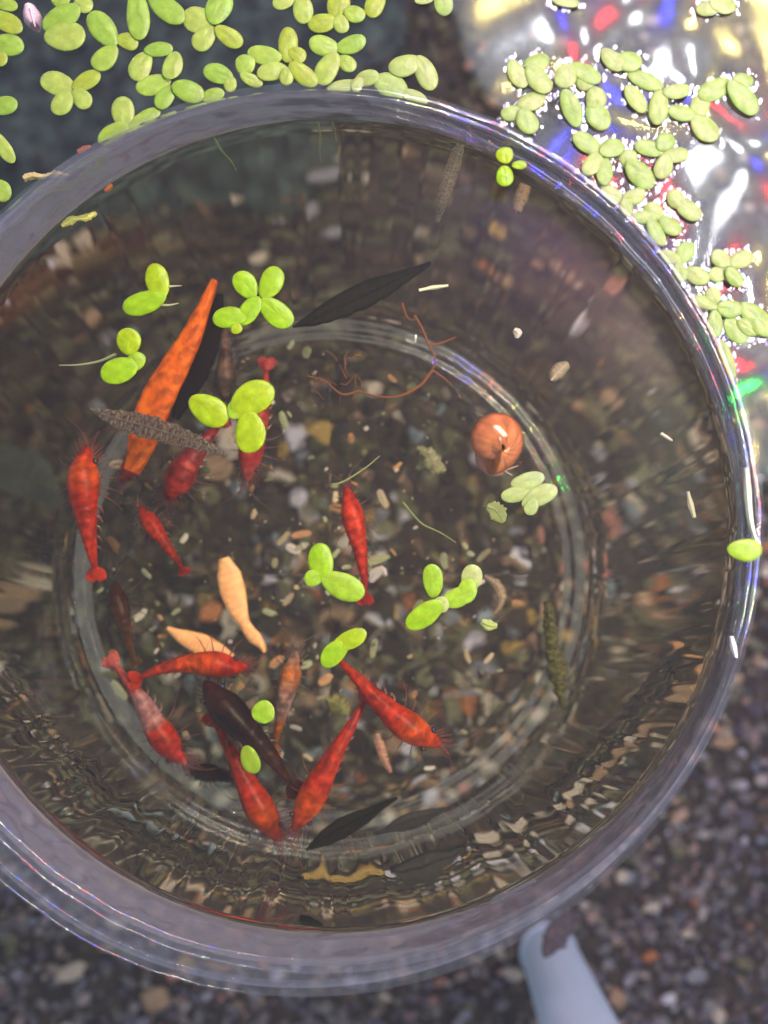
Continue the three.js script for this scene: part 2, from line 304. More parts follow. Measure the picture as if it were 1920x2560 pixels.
function frondShape(L, W) {
  const g = new THREE.SphereGeometry(1, 20, 12), p = g.attributes.position, uv = g.attributes.uv, s = R(0, 90);
  const egg = R(0.04, 0.16), bend = R(-0.12, 0.12), th = Math.min(L, W) * R(0.09, 0.14);
  for (let i = 0; i < p.count; i++) {
    let x = p.getX(i), y = p.getY(i), z = p.getZ(i);
    const w = 1 + egg * x + 0.05 * noise(x * 1.6 + s, z * 1.6, 2);
    const zz = z * w + bend * (x * x - 0.4);
    const dome = -0.16 * Math.exp(-((x + 0.45) ** 2 + z * z) * 9) - 0.05 * Math.exp(-z * z * 30) + y * (y > 0 ? 1 : 0.6) * (1 + 0.25 * noise(x * 2 + s, z * 2, 7)) + 0.10 * noise(x * 1.3 + s, z * 1.3, 1) + 0.10 * (x * x);
    p.setXYZ(i, x * L / 2, dome * th, zz * W / 2);
    uv.setXY(i, x * L * 70 + s, zz * W * 70);
  }
  g.computeVertexNormals(); return g;
}
// a plant: label, tone, and its fronds as [x0, z0, x1, z1, width] from the attachment to the tip, all through the mapping `at`
function duckweed(at, scale, label, tone, fronds, group, opt = {}) {
  const y = opt.y ?? 0.0003, c = V(0, 0, 0);
  for (const f of fronds) c.add(at(f[0], f[1], y)); c.multiplyScalar(1 / fronds.length);
  const t = thing('duckweed', c, label, 'duckweed', group);
  fronds.forEach((f, i) => {
    const a = at(f[0], f[1], y), b = at(f[2], f[3], y), L = a.distanceTo(b) + mm(scale * f[4], y) * 0.12, W = mm(scale * f[4], y) * 1.06;
    const m = mesh('frond', frondShape(L, W), pick(frondMats[f[5] ?? tone]), t);
    m.position.copy(a).add(b).multiplyScalar(0.5).sub(c); m.position.y += R(-0.0001, 0.00035) + i * 0.00016;
    m.rotation.set(R(-0.09, 0.09), Math.atan2(-(b.z - a.z), b.x - a.x), R(-0.07, 0.07));
  });
  for (const r of opt.roots ?? []) {
    const pts = r.map(([x, z, yy], i) => at(x, z, yy ?? -0.001 - i * 0.002).sub(c));
    mesh('root', thread(pts, 0.00022, 0.35), rootMat, t);
  }
  return t;
}
const rootMat = std([0.42, 0.50, 0.30], 0.5, { transmission: 0.3, thickness: 0 });
seed = 1234;
const tile = (ox, oz) => (x, z, y) => P(ox * 0.4 + x / 8.64, oz * 0.4 + z / 8.64, y), TS = 1 / 8.64;
const OUT = 'duckweed floating outside the cup', IN = 'duckweed floating inside the cup';
const tA = tile(0, 0), tB = tile(480, 0), tC = tile(960, 0), tD = tile(1440, 0), tE = tile(0, 360), tF = tile(1200, 240), tG = tile(1440, 330), tH = tile(1440, 600);
const weeds = [
  [tA, 'green duckweed cut by the left frame edge at the very top corner', 'bright', [[-60, 20, 150, 60, 110], [-60, 130, 190, 270, 160]]],
  [tA, 'broad two-frond duckweed at the left edge below the top corner plant', 'bright', [[-60, 400, 205, 400, 180], [-60, 480, 60, 550, 130]]],
  [tA, 'curled duckweed with a fat round lower frond right of the pale snail shell', 'bright', [[640, 30, 800, 60, 140], [600, -60, 460, 20, 170], [690, 80, 385, 250, 200], [400, 330, 740, 330, 240]]],
  [tA, 'duckweed with one long upright frond and a pale side frond, above the cross-shaped plants', 'bright', [[1000, 400, 790, 120, 200], [1010, 420, 820, 590, 180], [1020, 330, 1190, 400, 140]]],
  [tA, 'long single hanging duckweed frond cut by the top frame edge', 'bright', [[1170, -100, 1215, 355, 190]]],
  [tA, 'duckweed frond with a pale tip at the top frame edge, right of the hanging frond', 'bright', [[1290, -40, 1590, 200, 190], [1290, -60, 1130, -60, 120]]],
  [tA, 'upper half of the ring of duckweed fronds around a dark hole', 'bright', [[1270, 450, 1165, 690, 185], [1250, 440, 1490, 420, 120], [1530, 460, 1460, 690, 165]]],
  [tA, 'lower duckweed of the frond ring, with a white tip on its left', 'bright', [[1470, 690, 1185, 775, 170], [1490, 750, 1370, 940, 150], [1500, 750, 1760, 850, 180]]],
  [tA, 'four-frond duckweed alone on dark water left of the ring', 'bright', [[650, 790, 365, 670, 195], [630, 770, 860, 640, 150], [650, 780, 770, 930, 150], [600, 810, 500, 1000, 170]]],
  [tA, 'three-lobed duckweed touching the upper left of the rim', 'bright', [[1090, 1120, 1050, 845, 190], [1100, 1140, 1375, 950, 135], [1110, 1100, 860, 1230, 150]]],
  [tA, 'single duckweed frond poking in at the left edge, a quarter down from the top', 'bright', [[-90, 930, 150, 905, 160]]],
  [tE, 'slanting duckweed frond at the left edge above the yellow twig', 'bright', [[-50, -100, 115, 160, 115]]],
  [tE, 'lowest duckweed frond at the left edge, beside the yellow twig', 'bright', [[-60, 330, 80, 480, 160]]],
  [tB, 'four-frond duckweed shaped like a cross left of the top centre', 'bright', [[190, 190, -70, 160, 210], [170, 210, 300, -40, 210], [180, 240, 40, 430, 175], [210, 260, 430, 400, 150]]],
  [tB, 'two-frond duckweed at the top edge left of the sparkling drops', 'bright', [[890, -20, 705, 50, 130], [950, -20, 970, 205, 165]]],
  [tB, 'large ragged duckweed at the top edge among the first sparkling drops', 'bright', [[1240, 170, 1290, -80, 190], [1240, 190, 1010, 220, 155], [1270, 150, 1310, 290, 130], [1320, 110, 1490, 160, 140]]],
  [tB, 'smooth dark green single duckweed frond at the top edge, right of centre', 'bright', [[1640, -60, 1530, 145, 160], [1630, -50, 1400, -20, 70]]],
  [tB, 'big six-lobed duckweed resting against the top of the rim', 'bright', [[830, 540, 830, 240, 165], [770, 510, 485, 450, 160], [850, 430, 970, 530, 130], [820, 600, 570, 650, 155], [850, 570, 1075, 745, 150], [820, 600, 820, 750, 115]]],
  [tB, 'duckweed with a drooping lobe left of the big six-lobed plant at the rim', 'bright', [[350, 690, 110, 600, 160], [320, 660, 340, 795, 110]]],
  [tB, 'small folded duckweed squeezed between two larger ones at the top of the rim', 'bright', [[430, 640, 490, 490, 165], [420, 650, 605, 735, 100]]],
  [tB, 'four-frond duckweed with one darker green frond, right of the six-lobed plant', 'bright', [[1260, 430, 1020, 370, 165], [1250, 430, 1495, 350, 150], [1250, 480, 1100, 730, 180], [1270, 500, 1405, 610, 130]]],
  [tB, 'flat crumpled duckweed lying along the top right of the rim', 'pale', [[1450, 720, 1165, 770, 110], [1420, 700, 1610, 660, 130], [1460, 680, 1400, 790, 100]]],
  [tB, 'tiny yellowish duckweed frond lying on the rim at its upper left', 'bright', [[80, 850, 275, 800, 110]]],
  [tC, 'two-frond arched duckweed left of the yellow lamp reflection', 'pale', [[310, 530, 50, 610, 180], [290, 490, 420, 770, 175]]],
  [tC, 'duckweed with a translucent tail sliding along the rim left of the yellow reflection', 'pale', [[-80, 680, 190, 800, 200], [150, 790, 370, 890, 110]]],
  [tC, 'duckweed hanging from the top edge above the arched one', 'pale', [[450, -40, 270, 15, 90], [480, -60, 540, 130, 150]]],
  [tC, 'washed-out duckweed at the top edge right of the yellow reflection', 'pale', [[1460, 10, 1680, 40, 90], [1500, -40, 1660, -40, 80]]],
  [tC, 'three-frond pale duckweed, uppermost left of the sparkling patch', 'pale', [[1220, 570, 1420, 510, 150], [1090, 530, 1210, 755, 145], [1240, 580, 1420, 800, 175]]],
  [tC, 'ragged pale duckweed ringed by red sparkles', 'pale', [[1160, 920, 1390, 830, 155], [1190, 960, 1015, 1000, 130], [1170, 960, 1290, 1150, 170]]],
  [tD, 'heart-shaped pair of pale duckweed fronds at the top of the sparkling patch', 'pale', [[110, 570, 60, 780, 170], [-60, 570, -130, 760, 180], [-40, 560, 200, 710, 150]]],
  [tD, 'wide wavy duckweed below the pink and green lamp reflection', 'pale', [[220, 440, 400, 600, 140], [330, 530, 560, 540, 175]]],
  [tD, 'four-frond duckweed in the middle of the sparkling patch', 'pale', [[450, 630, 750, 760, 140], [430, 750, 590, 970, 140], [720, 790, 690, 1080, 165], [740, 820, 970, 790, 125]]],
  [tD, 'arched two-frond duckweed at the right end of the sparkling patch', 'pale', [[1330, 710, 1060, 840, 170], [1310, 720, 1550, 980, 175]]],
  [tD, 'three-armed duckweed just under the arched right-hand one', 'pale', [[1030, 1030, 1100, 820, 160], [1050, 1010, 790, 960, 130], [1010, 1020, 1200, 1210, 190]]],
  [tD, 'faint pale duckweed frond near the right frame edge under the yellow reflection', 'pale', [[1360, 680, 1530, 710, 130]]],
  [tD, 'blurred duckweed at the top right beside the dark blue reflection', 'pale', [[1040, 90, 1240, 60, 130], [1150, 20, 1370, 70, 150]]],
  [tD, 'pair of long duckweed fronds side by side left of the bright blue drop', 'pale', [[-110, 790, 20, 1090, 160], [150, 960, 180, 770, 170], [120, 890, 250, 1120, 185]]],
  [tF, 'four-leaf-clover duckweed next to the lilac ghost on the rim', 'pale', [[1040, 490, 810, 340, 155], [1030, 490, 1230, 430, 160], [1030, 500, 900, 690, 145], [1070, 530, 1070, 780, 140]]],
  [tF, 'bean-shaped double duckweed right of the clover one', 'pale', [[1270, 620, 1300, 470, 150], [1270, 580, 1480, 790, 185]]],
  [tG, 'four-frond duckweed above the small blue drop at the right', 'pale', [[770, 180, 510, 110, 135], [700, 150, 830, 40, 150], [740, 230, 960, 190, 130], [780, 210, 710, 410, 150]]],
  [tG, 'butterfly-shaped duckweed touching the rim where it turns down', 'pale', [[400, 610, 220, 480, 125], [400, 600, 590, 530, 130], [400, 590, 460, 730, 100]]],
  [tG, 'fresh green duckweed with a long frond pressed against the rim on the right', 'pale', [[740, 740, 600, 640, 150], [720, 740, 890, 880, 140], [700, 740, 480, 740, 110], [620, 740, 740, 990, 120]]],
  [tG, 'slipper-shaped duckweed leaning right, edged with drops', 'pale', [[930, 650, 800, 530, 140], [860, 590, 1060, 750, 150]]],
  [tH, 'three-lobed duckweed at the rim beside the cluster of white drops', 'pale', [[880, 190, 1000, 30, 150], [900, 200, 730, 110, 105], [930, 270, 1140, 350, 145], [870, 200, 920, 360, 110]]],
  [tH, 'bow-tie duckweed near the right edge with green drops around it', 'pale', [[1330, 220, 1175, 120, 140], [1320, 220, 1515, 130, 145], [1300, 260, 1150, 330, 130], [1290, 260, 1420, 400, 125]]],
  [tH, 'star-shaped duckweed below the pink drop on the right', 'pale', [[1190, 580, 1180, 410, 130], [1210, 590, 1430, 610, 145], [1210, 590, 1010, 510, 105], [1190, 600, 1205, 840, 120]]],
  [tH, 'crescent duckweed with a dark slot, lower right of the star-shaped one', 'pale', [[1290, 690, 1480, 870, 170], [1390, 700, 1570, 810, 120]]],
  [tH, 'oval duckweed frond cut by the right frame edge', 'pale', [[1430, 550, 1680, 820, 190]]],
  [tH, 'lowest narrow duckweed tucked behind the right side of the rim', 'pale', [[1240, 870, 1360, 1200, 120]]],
];
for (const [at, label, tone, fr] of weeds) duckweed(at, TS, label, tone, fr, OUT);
const cupWeeds = [
  ['two-frond duckweed with two white roots, left of the orange strip tip', [[350, 645, 332, 572, 48], [358, 640, 268, 668, 46]], { roots: [[[350, 620], [375, 618], [392, 617]], [[340, 658], [365, 659], [385, 655]]] }],
  ['three-frond duckweed with a long pale root pointing left', [[283, 765, 275, 712, 50], [280, 770, 308, 790, 42], [295, 790, 222, 812, 54]], { roots: [[[250, 765], [215, 780], [170, 788], [128, 789]]] }],
  ['six-frond duckweed cluster at the tip of the dark leaf', [[550, 640, 512, 592, 46], [570, 645, 600, 580, 48], [566, 650, 628, 702, 50], [560, 645, 520, 700, 40], [535, 685, 463, 690, 44], [510, 700, 514, 722, 24]], {}],
  ['single oblong duckweed frond over the tail of a red shrimp', [[412, 862, 488, 910, 60]], {}],
  ['two fat yellow-green duckweed fronds covering a red shrimp', [[502, 890, 586, 836, 66], [540, 890, 540, 976, 62], [500, 870, 520, 900, 40]], {}],
  ['three-frond duckweed in the middle of the cup beside a shrimp tail', [[700, 1250, 688, 1176, 52], [695, 1245, 784, 1285, 54], [695, 1245, 660, 1252, 34]], {}],
  ['four-frond duckweed with whitish tips right of the middle of the cup', [[938, 1290, 932, 1220, 42], [1012, 1275, 1024, 1222, 44, 'white'], [1005, 1300, 1014, 1250, 40], [1022, 1275, 958, 1302, 40], [935, 1305, 968, 1306, 34, 'white'], [955, 1300, 880, 1352, 46]], {}],
  ['two-frond bent duckweed over the tail of the lower right red shrimp', [[722, 1396, 790, 1366, 38], [748, 1384, 698, 1436, 42]], {}],
  ['single round duckweed disc next to the dark brown shrimp', [[546, 1540, 591, 1536, 47]], {}],
  ['fan of four thin pale duckweed fronds under the snail', [[1105, 1048, 1174, 1030, 36, 'pale'], [1152, 1060, 1083, 1074, 32, 'pale'], [1128, 1090, 1200, 1054, 40, 'pale'], [1155, 1080, 1138, 1110, 28, 'pale']], {}],
  ['tiny three-lobed duckweed stuck on the inner rim at the upper right', [[1092, 352, 1089, 320, 36], [1090, 360, 1090, 402, 36], [1106, 358, 1136, 358, 18]], { y: 0.0035 }],
  ['tiny duckweed frond riding on the right-hand edge of the rim', [[1572, 1187, 1642, 1188, 46], [1600, 1184, 1636, 1190, 44]], { y: 0.0135 }],
];
for (const [label, fr, o] of cupWeeds) duckweed(D, K, label, 'cup', fr, o.y > 0.001 ? 'duckweed stuck to the rim' : IN, o);
tag(duckweed(D, K, 'yellow duckweed frond sunk between two red shrimps', 'cup', [[530, 1612, 552, 1668, 38]], IN, { y: -0.012 }));

// drops that cling between the duckweed on the lamp side
{
  seed = 99;
  const geo = new THREE.SphereGeometry(1, 12, 8), mat = std([0.97, 0.98, 0.98], 0.02, { ior: 1.9, transmission: 1, thickness: 0 });
  const plants = scene.children.filter((o) => o.name.startsWith('duckweed') && o.userData.group === OUT && o.position.x > 0.012 && o.position.x - o.position.z * 0.9 > 0.055);
  const at = [];
  for (const o of plants) for (const f of o.children) {
    f.geometry.computeBoundingBox(); const b = f.geometry.boundingBox, n = 15;
    for (let i = 0; i < n; i++) { const a = R(0, 6.283), k = R(1.04, 1.45); at.push(V(Math.cos(a) * b.max.x * k, 0, Math.sin(a) * b.max.z * k).applyEuler(new THREE.Euler(0, f.rotation.y, 0)).add(f.position).add(o.position)); }
  }
  const im = new THREE.InstancedMesh(geo, mat, at.length), M = new THREE.Matrix4(), q = new THREE.Quaternion(), w = ringAt('lip');
  at.forEach((p, i) => {
    const s = R(0.00016, 0.0005), inside = Math.hypot(p.x - w.c.x, p.z - w.c.z) < w.r + 0.001;
    q.setFromEuler(new THREE.Euler(R(-0.1, 0.1), 0.9 + R(-0.3, 0.3), R(-0.1, 0.1)));
    M.compose(inside ? V(0.2, -0.2, 0.2) : V(p.x, 0.0001, p.z), q, V(s * R(1.1, 1.8), s * 0.32, s)); im.setMatrixAt(i, M);
  });
  im.name = 'water_drops'; tag(im, 'tiny glittering drops between the duckweed fronds outside the cup', 'water drops', null, 'stuff'); scene.add(im);
}

// ---------------------------------------------------------------- shrimps
seed = 4321;
const mottle = noiseMap(256, (x, y) => { const v = 0.9 + 0.55 * fbm(x * 8, y * 7, 6, 5), w = Math.max(0, fbm(x * 5, y * 9, 31, 4) - 0.12) * 0.9; return [v * 0.95 + w * 0.3, v * 0.86 + w, v * 0.86 + w]; }, true);
const shrimpSkin = std([1, 1, 1], 0.34, { vertexColors: true, map: mottle, transmission: 0.3, thickness: 0, ior: 1.35, specularIntensity: 0.4 });
const eyeMat = std([0.008, 0.006, 0.008], 0.15);
const RED = [0.54, 0.048, 0.014], DEEP = [0.33, 0.024, 0.012], ORANGE = [0.70, 0.12, 0.012], PINK = [0.55, 0.16, 0.13], CLEAR = [0.42, 0.33, 0.31];
const feeler = {};
function shrimp(label, pts, width, ramp, opt = {}) {
  const group = opt.group ?? 'red shrimps in the cup';
  const y0 = opt.y ?? -0.03;
  const world = pts.map(([x, z, dy], i) => D(x, z, y0 + (dy ?? 0.0016 * Math.sin(Math.PI * i / (pts.length - 1)))));
  const c = world[Math.floor(world.length / 2)].clone();
  const L = world.reduce((s, p, i) => i ? s + p.distanceTo(world[i - 1]) : 0, 0), Rm = mm(width * K, y0) / 2 * 1.08;
  const t = thing(opt.name ?? 'shrimp', c, label, 'shrimp', group);
  const loc = world.map((p) => p.clone().sub(c));
  const prof = [[0, 0.08], [0.025, 0.26], [0.07, 0.46], [0.13, 0.68], [0.22, 0.93], [0.31, 1], [0.4, 0.9], [0.5, 0.74], [0.62, 0.6], [0.74, 0.46], [0.86, 0.33], [0.96, 0.24], [1, 0.18]];
  const seg = (s) => { if (s < 0.42) return 1; const k = ((s - 0.42) / 0.58 * 6) % 1; return 1.03 - 0.06 * k; };
  const body = loft(loc, (s) => { const r = lerpList(prof, s) * Rm * seg(s); return [r, r * 1.12]; }, 96, 18,
    (s, f) => { const k = ramp.map(([a, b]) => [a, b]), base = lerpList(k, s); const m = 0.8 + 0.6 * noise(s * 9 + c.x * 900, Math.cos(f) * 1.5, Math.sin(f) * 1.5); const dorsal = opt.stripe && Math.sin(f) > 0.86 ? 1.5 : 1; const band = s > 0.42 ? 0.88 + 0.16 * (((s - 0.42) / 0.58 * 6) % 1) : 1; return base.map((v) => v * m * dorsal * band); });
  mesh('body', body, shrimpSkin, t);
  const at = (s) => { const cv = new THREE.CatmullRomCurve3(loc, false, 'centripetal'); const p = cv.getPointAt(s), d = cv.getTangentAt(s), side = new THREE.Vector3().crossVectors(d, V(0, 1, 0)).normalize(); return { p, d, side }; };
  const tone = (s) => lerpList(ramp, s), limb = std(tone(0.1).map((v) => v * 0.7 + 0.05), 0.3, { transmission: 0.84, thickness: 0 });
  // tail fan of five blades
  { const { p, d, side } = at(1), parts = [];
    for (let k = -2; k <= 2; k++) { const dir = d.clone().addScaledVector(side, k * 0.33).normalize(), len = L * (k ? 0.13 : 0.11); parts.push(loft([p.clone(), p.clone().addScaledVector(dir, len * 0.5).add(V(0, -0.0002 * Math.abs(k), 0)), p.clone().addScaledVector(dir, len)], (s) => [Rm * 0.3 * Math.sin(Math.PI * (0.1 + s * 0.72)), Rm * 0.05], 10, 8, () => tone(0.98).map((v) => v * 0.9))); }
    mesh('tail_fan', mergeGeometries(parts), shrimpSkin, t); }
  for (const s of [-1, 1]) {
    const { p, d, side } = at(0.115), e = mesh('eye', new THREE.SphereGeometry(Rm * 0.2, 12, 8), eyeMat, t);
    e.position.copy(p).addScaledVector(side, s * Rm * 0.66).add(V(0, Rm * 0.3, 0));
    const h = at(0.02), out = h.d.clone().multiplyScalar(-1);
    for (const [spread, len, r] of [[0.35, 0.16, 0.0001], [0.9, 0.3, 0.00007]]) {
      const a = out.clone().addScaledVector(h.side, s * spread * 0.5), b = out.clone().addScaledVector(h.side, s * spread * 1.6);
      mesh('antenna', thread([h.p.clone(), h.p.clone().addScaledVector(a, L * len * 0.45).add(V(0, 0.0006, 0)), h.p.clone().addScaledVector(a, L * len * 0.5).addScaledVector(b, L * len * 0.4)], r), limb, t);
    }
    const hairs = []; for (let k = 0; k < 7; k++) { const st = at(0.02 + k * 0.03), o2 = st.d.clone().multiplyScalar(-1).addScaledVector(st.side, s * (0.25 + 0.16 * k + R(-0.1, 0.1))).normalize(), b0 = st.p.clone().addScaledVector(st.side, s * Rm * 0.2), ln = Rm * R(0.8, 1.5); hairs.push(thread([b0, b0.clone().addScaledVector(o2, ln * 0.5).add(V(0, -0.0003, 0)), b0.clone().addScaledVector(o2, ln).add(V(0, -0.0008, 0))], 0.00016, 0.4)); }
    mesh('mouthparts', mergeGeometries(hairs), limb, t);
    const paddles = []; for (let k = 0; k < 5; k++) { const st = at(0.48 + k * 0.085), w0 = Rm * (0.7 - k * 0.08), b0 = st.p.clone().addScaledVector(st.side, s * w0 * 0.55).add(V(0, -w0 * 0.6, 0)); paddles.push(loft([b0, b0.clone().addScaledVector(st.side, s * w0 * 0.5).addScaledVector(st.d, w0 * 0.35).add(V(0, -w0 * 0.3, 0)), b0.clone().addScaledVector(st.side, s * w0 * 0.75).addScaledVector(st.d, w0 * 0.9).add(V(0, -w0 * 0.4, 0))], (u) => [w0 * 0.16 * Math.sin(Math.PI * (0.15 + u * 0.8)), w0 * 0.07], 8, 6)); }
    mesh('swimmerets', mergeGeometries(paddles), limb, t);
    for (let k = 0; k < 4; k++) {
      const q = at(0.2 + k * 0.06), f = 0.4 - k * 0.35;
      const a = q.p.clone().addScaledVector(q.side, s * Rm * 0.5).add(V(0, -Rm * 0.7, 0)), b = q.p.clone().addScaledVector(q.side, s * Rm * 1.5).addScaledVector(q.d, -f * Rm * 0.9).add(V(0, -Rm * 0.9, 0));
      mesh('leg', thread([a, b, b.clone().addScaledVector(q.side, s * Rm * 0.5).addScaledVector(q.d, -f * Rm).add(V(0, -Rm * 0.8, 0))], 0.00013), limb, t);
    }
  }
  return t;
}
const allRed = [[0, DEEP], [0.2, RED], [0.4, RED], [0.5, RED], [1, DEEP]];
const hotRed = [[0, RED], [0.25, ORANGE], [0.4, [0.6, 0.05, 0.012]], [0.6, RED], [1, RED]];
shrimp('broad deep red shrimp at the far left of the cup, pointing up', [[190, 965], [182, 1010], [180, 1060], [188, 1130], [198, 1190], [204, 1225]], 66, hotRed, { y: -0.026 });
shrimp('dull red shrimp under the single oblong duckweed, head down left', [[362, 1082], [378, 1050], [400, 1010], [430, 970], [458, 935], [474, 918]], 62, [[0, DEEP], [0.3, [0.46, 0.05, 0.04]], [0.6, [0.33, 0.05, 0.045]], [1, [0.28, 0.03, 0.03]]], { y: -0.034 });
shrimp('red shrimp peeking out head first below the fat yellow-green duckweed', [[534, 1040], [537, 1005], [545, 960], [562, 900], [572, 840], [575, 800]], 52, [[0, PINK], [0.2, [0.42, 0.05, 0.04]], [1, [0.4, 0.06, 0.05]]], { y: -0.036 });
shrimp('slim small red shrimp below the brown leaf, slanting down right', [[300, 1095], [318, 1120], [340, 1150], [362, 1182], [382, 1210], [392, 1226]], 36, allRed, { y: -0.034 });
shrimp('slender bright red shrimp in the middle of the cup with a stripe along its back', [[748, 1052], [756, 1085], [765, 1130], [778, 1190], [786, 1240], [788, 1280]], 46, allRed, { y: -0.028, stripe: true });
shrimp('curved orange-red shrimp lying sideways, head to the right', [[535, 1440], [505, 1440], [460, 1434], [400, 1434], [345, 1446], [305, 1462]], 52, [[0, RED], [0.2, [0.55, 0.04, 0.012]], [0.45, ORANGE], [0.7, [0.5, 0.06, 0.02]], [1, RED]], { y: -0.027 });
shrimp('red shrimp with a pale pinkish waist at the lower left of the cup', [[402, 1650], [372, 1618], [340, 1575], [310, 1520], [275, 1470], [250, 1440]], 58, [[0, PINK], [0.12, [0.5, 0.05, 0.03]], [0.38, RED], [0.43, [0.5, 0.26, 0.24]], [0.66, [0.46, 0.3, 0.29]], [0.76, [0.44, 0.06, 0.05]], [1, PINK]], { y: -0.03 });
shrimp('dark red shrimp heading down to the bottom centre, left of its neighbour', [[606, 1815], [582, 1780], [552, 1730], [522, 1670], [492, 1610], [468, 1568]], 62, hotRed.map(([a, c]) => [a, c.map((v) => v * 0.8)]), { y: -0.03 });
shrimp('vivid red shrimp leaning right with its head at the bottom centre', [[634, 1795], [656, 1755], [690, 1690], [728, 1620], [760, 1565], [784, 1520]], 58, hotRed, { y: -0.024 });
shrimp('vivid red shrimp at the lower right of the group, head down right', [[952, 1608], [915, 1590], [862, 1555], [812, 1508], [768, 1462], [736, 1430]], 62, hotRed, { y: -0.022 });
shrimp('slim amber see-through shrimp above the round duckweed disc', [[640, 1405], [632, 1440], [622, 1480], [610, 1535], [600, 1580], [594, 1608]], 44, [[0, CLEAR], [0.15, [0.42, 0.26, 0.14]], [0.25, [0.55, 0.18, 0.02]], [0.42, [0.42, 0.28, 0.2]], [0.6, CLEAR], [0.75, [0.45, 0.17, 0.03]], [1, [0.4, 0.14, 0.02]]], { y: -0.028, name: 'amber_shrimp', group: 'unusual coloured shrimps in the cup' });
shrimp('large dark brown shrimp between the red ones at the bottom left', [[442, 1470], [470, 1510], [505, 1548], [550, 1595], [595, 1645], [628, 1690]], 72, [[0, [0.06, 0.02, 0.014]], [0.3, [0.022, 0.009, 0.008]], [0.6, [0.03, 0.012, 0.008]], [1, [0.08, 0.035, 0.018]]], { y: -0.025, name: 'brown_shrimp', group: 'unusual coloured shrimps in the cup' });
shrimp('narrow brown shrimp hanging head up left of the peach shapes', [[248, 1255], [252, 1285], [260, 1320], [270, 1360], [280, 1395], [288, 1420]], 44, [[0, [0.06, 0.03, 0.015]], [0.3, [0.05, 0.022, 0.012]], [1, [0.14, 0.085, 0.035]]], { y: -0.033, name: 'brown_shrimp', group: 'unusual coloured shrimps in the cup' });
shrimp('small grey striped shrimp right of the orange strip', [[486, 868], [486, 840], [487, 810], [487, 770], [486, 735], [486, 705]], 44, [[0, [0.1, 0.085, 0.06]], [0.3, [0.07, 0.06, 0.045]], [0.5, [0.14, 0.1, 0.06]], [0.6, [0.05, 0.045, 0.035]], [0.75, [0.16, 0.12, 0.08]], [1, [0.06, 0.05, 0.04]]], { y: -0.044, stripe: true, name: 'grey_shrimp', group: 'unusual coloured shrimps in the cup' });
shrimp('dull red shrimp nibbling the wide lower end of the orange strip', [[262, 1040], [275, 1020], [290, 1000], [310, 970], [330, 940], [350, 915]], 40, [[0, [0.35, 0.05, 0.03]], [1, [0.2, 0.03, 0.025]]], { y: -0.042 });
shrimp('dark little shrimp lying across behind the dark red one', [[412, 1668], [432, 1668], [455, 1670], [485, 1676], [515, 1684], [540, 1690]], 38, [[0, [0.04, 0.02, 0.018]], [1, [0.06, 0.03, 0.025]]], { y: -0.04, name: 'brown_shrimp', group: 'unusual coloured shrimps in the cup' });

// ---------------------------------------------------------------- snail
{
  const y = -0.018, c = D(1064, 948, y);
  const t = thing('ramshorn_snail', c, 'glossy orange ramshorn snail right of the middle of the cup', 'snail');
  const Rr = mm(82 * K, y), pts = [], N = 40;
  for (let i = 0; i <= N; i++) { const k = i / N, a = 1.95 - (1 - k) * 6.283 * 2, r = Rr * 0.2 * Math.pow(0.42, (1 - k) * 2); pts.push(V(Math.cos(a) * r, 0.0012 * (1 - k), Math.sin(a) * r)); }
  const tone = noiseMap(128, (x, z) => { const v = 0.82 + 0.4 * fbm(x * 5, z * 9, 3, 4); return [v, v, v]; }, true);
  const shellMat = std([1, 1, 1], 0.16, { vertexColors: true, map: tone, clearcoat: 0.7, clearcoatRoughness: 0.1, transmission: 0.1, thickness: 0 });
  const sh = loft(pts, (s) => { const k = Rr * 0.80 * (0.42 + 0.58 * s) * (s > 0.97 ? Math.sqrt(Math.max(0.02, (1 - s) / 0.03)) : 1); return [k, k * 0.95]; }, 150, 26, (s, f) => { const k = 0.9 + 0.3 * noise(s * 2, Math.cos(f) * 2, Math.sin(f) * 2), g = 0.5 + 0.5 * Math.sin(f); return [0.62 * k, (0.13 + 0.08 * g) * k, (0.045 + 0.02 * g) * k]; }, null);
  const shell = mesh('shell', sh, shellMat, t); shell.rotation.set(0.5, 0, -0.35);
  const foot = loft([V(-0.002, -0.003, 0.001), V(-0.0005, -0.003, 0.0035), V(0.001, -0.003, 0.0048), V(0.0022, -0.003, 0.0052)], (s) => { const k = 0.0018 * Math.sin(Math.PI * (0.1 + s * 0.82)); return [k, k * 0.5]; }, 20, 10);
  mesh('foot', foot, std([0.36, 0.17, 0.14], 0.4, { transmission: 0.3, thickness: 0 }), t);
  for (const d of [[0.0044, 0.0042], [0.0034, 0.0058]]) mesh('feeler', thread([V(0.002, -0.0025, 0.0050), V((0.002 + d[0]) / 2, -0.002, (0.0050 + d[1]) / 2), V(d[0], -0.0022, d[1])], 0.00016), std([0.45, 0.36, 0.32], 0.5), t);
}

// ---------------------------------------------------------------- leaves, strips, peach shapes, roots
// a leaf-like blade through points with widths, thickness th, ragged edge
function blade(pts, y, th, mat, name, parent, o, edge = 0.12, square = false) {
  const w = pts.map(([x, z, , dy]) => D(x, z, y + (dy ?? 0)).sub(o)), ws = pts.map(([, , k], i) => [i / (pts.length - 1), mm(k * K, y) / 2]);
  return mesh(name, loft(w, (s) => [Math.max(0.00005, lerpList(ws, s)), th / 2], 60, 14, null, (s, f) => (1 + edge * noise(s * 17, Math.cos(f) * 1.2, o.x * 500) + edge * 0.5 * noise(s * 45, f, 3)) / (square ? Math.pow(Math.abs(Math.cos(f)) ** 5 + Math.abs(Math.sin(f)) ** 5, 0.2) : 1)), mat, parent);
}
const barkMap = noiseMap(256, (x, y) => { const v = 0.75 + 1.3 * fbm(x * 8, y * 20, 9, 5); return [v, v * 0.97, v * 0.9]; }, true);
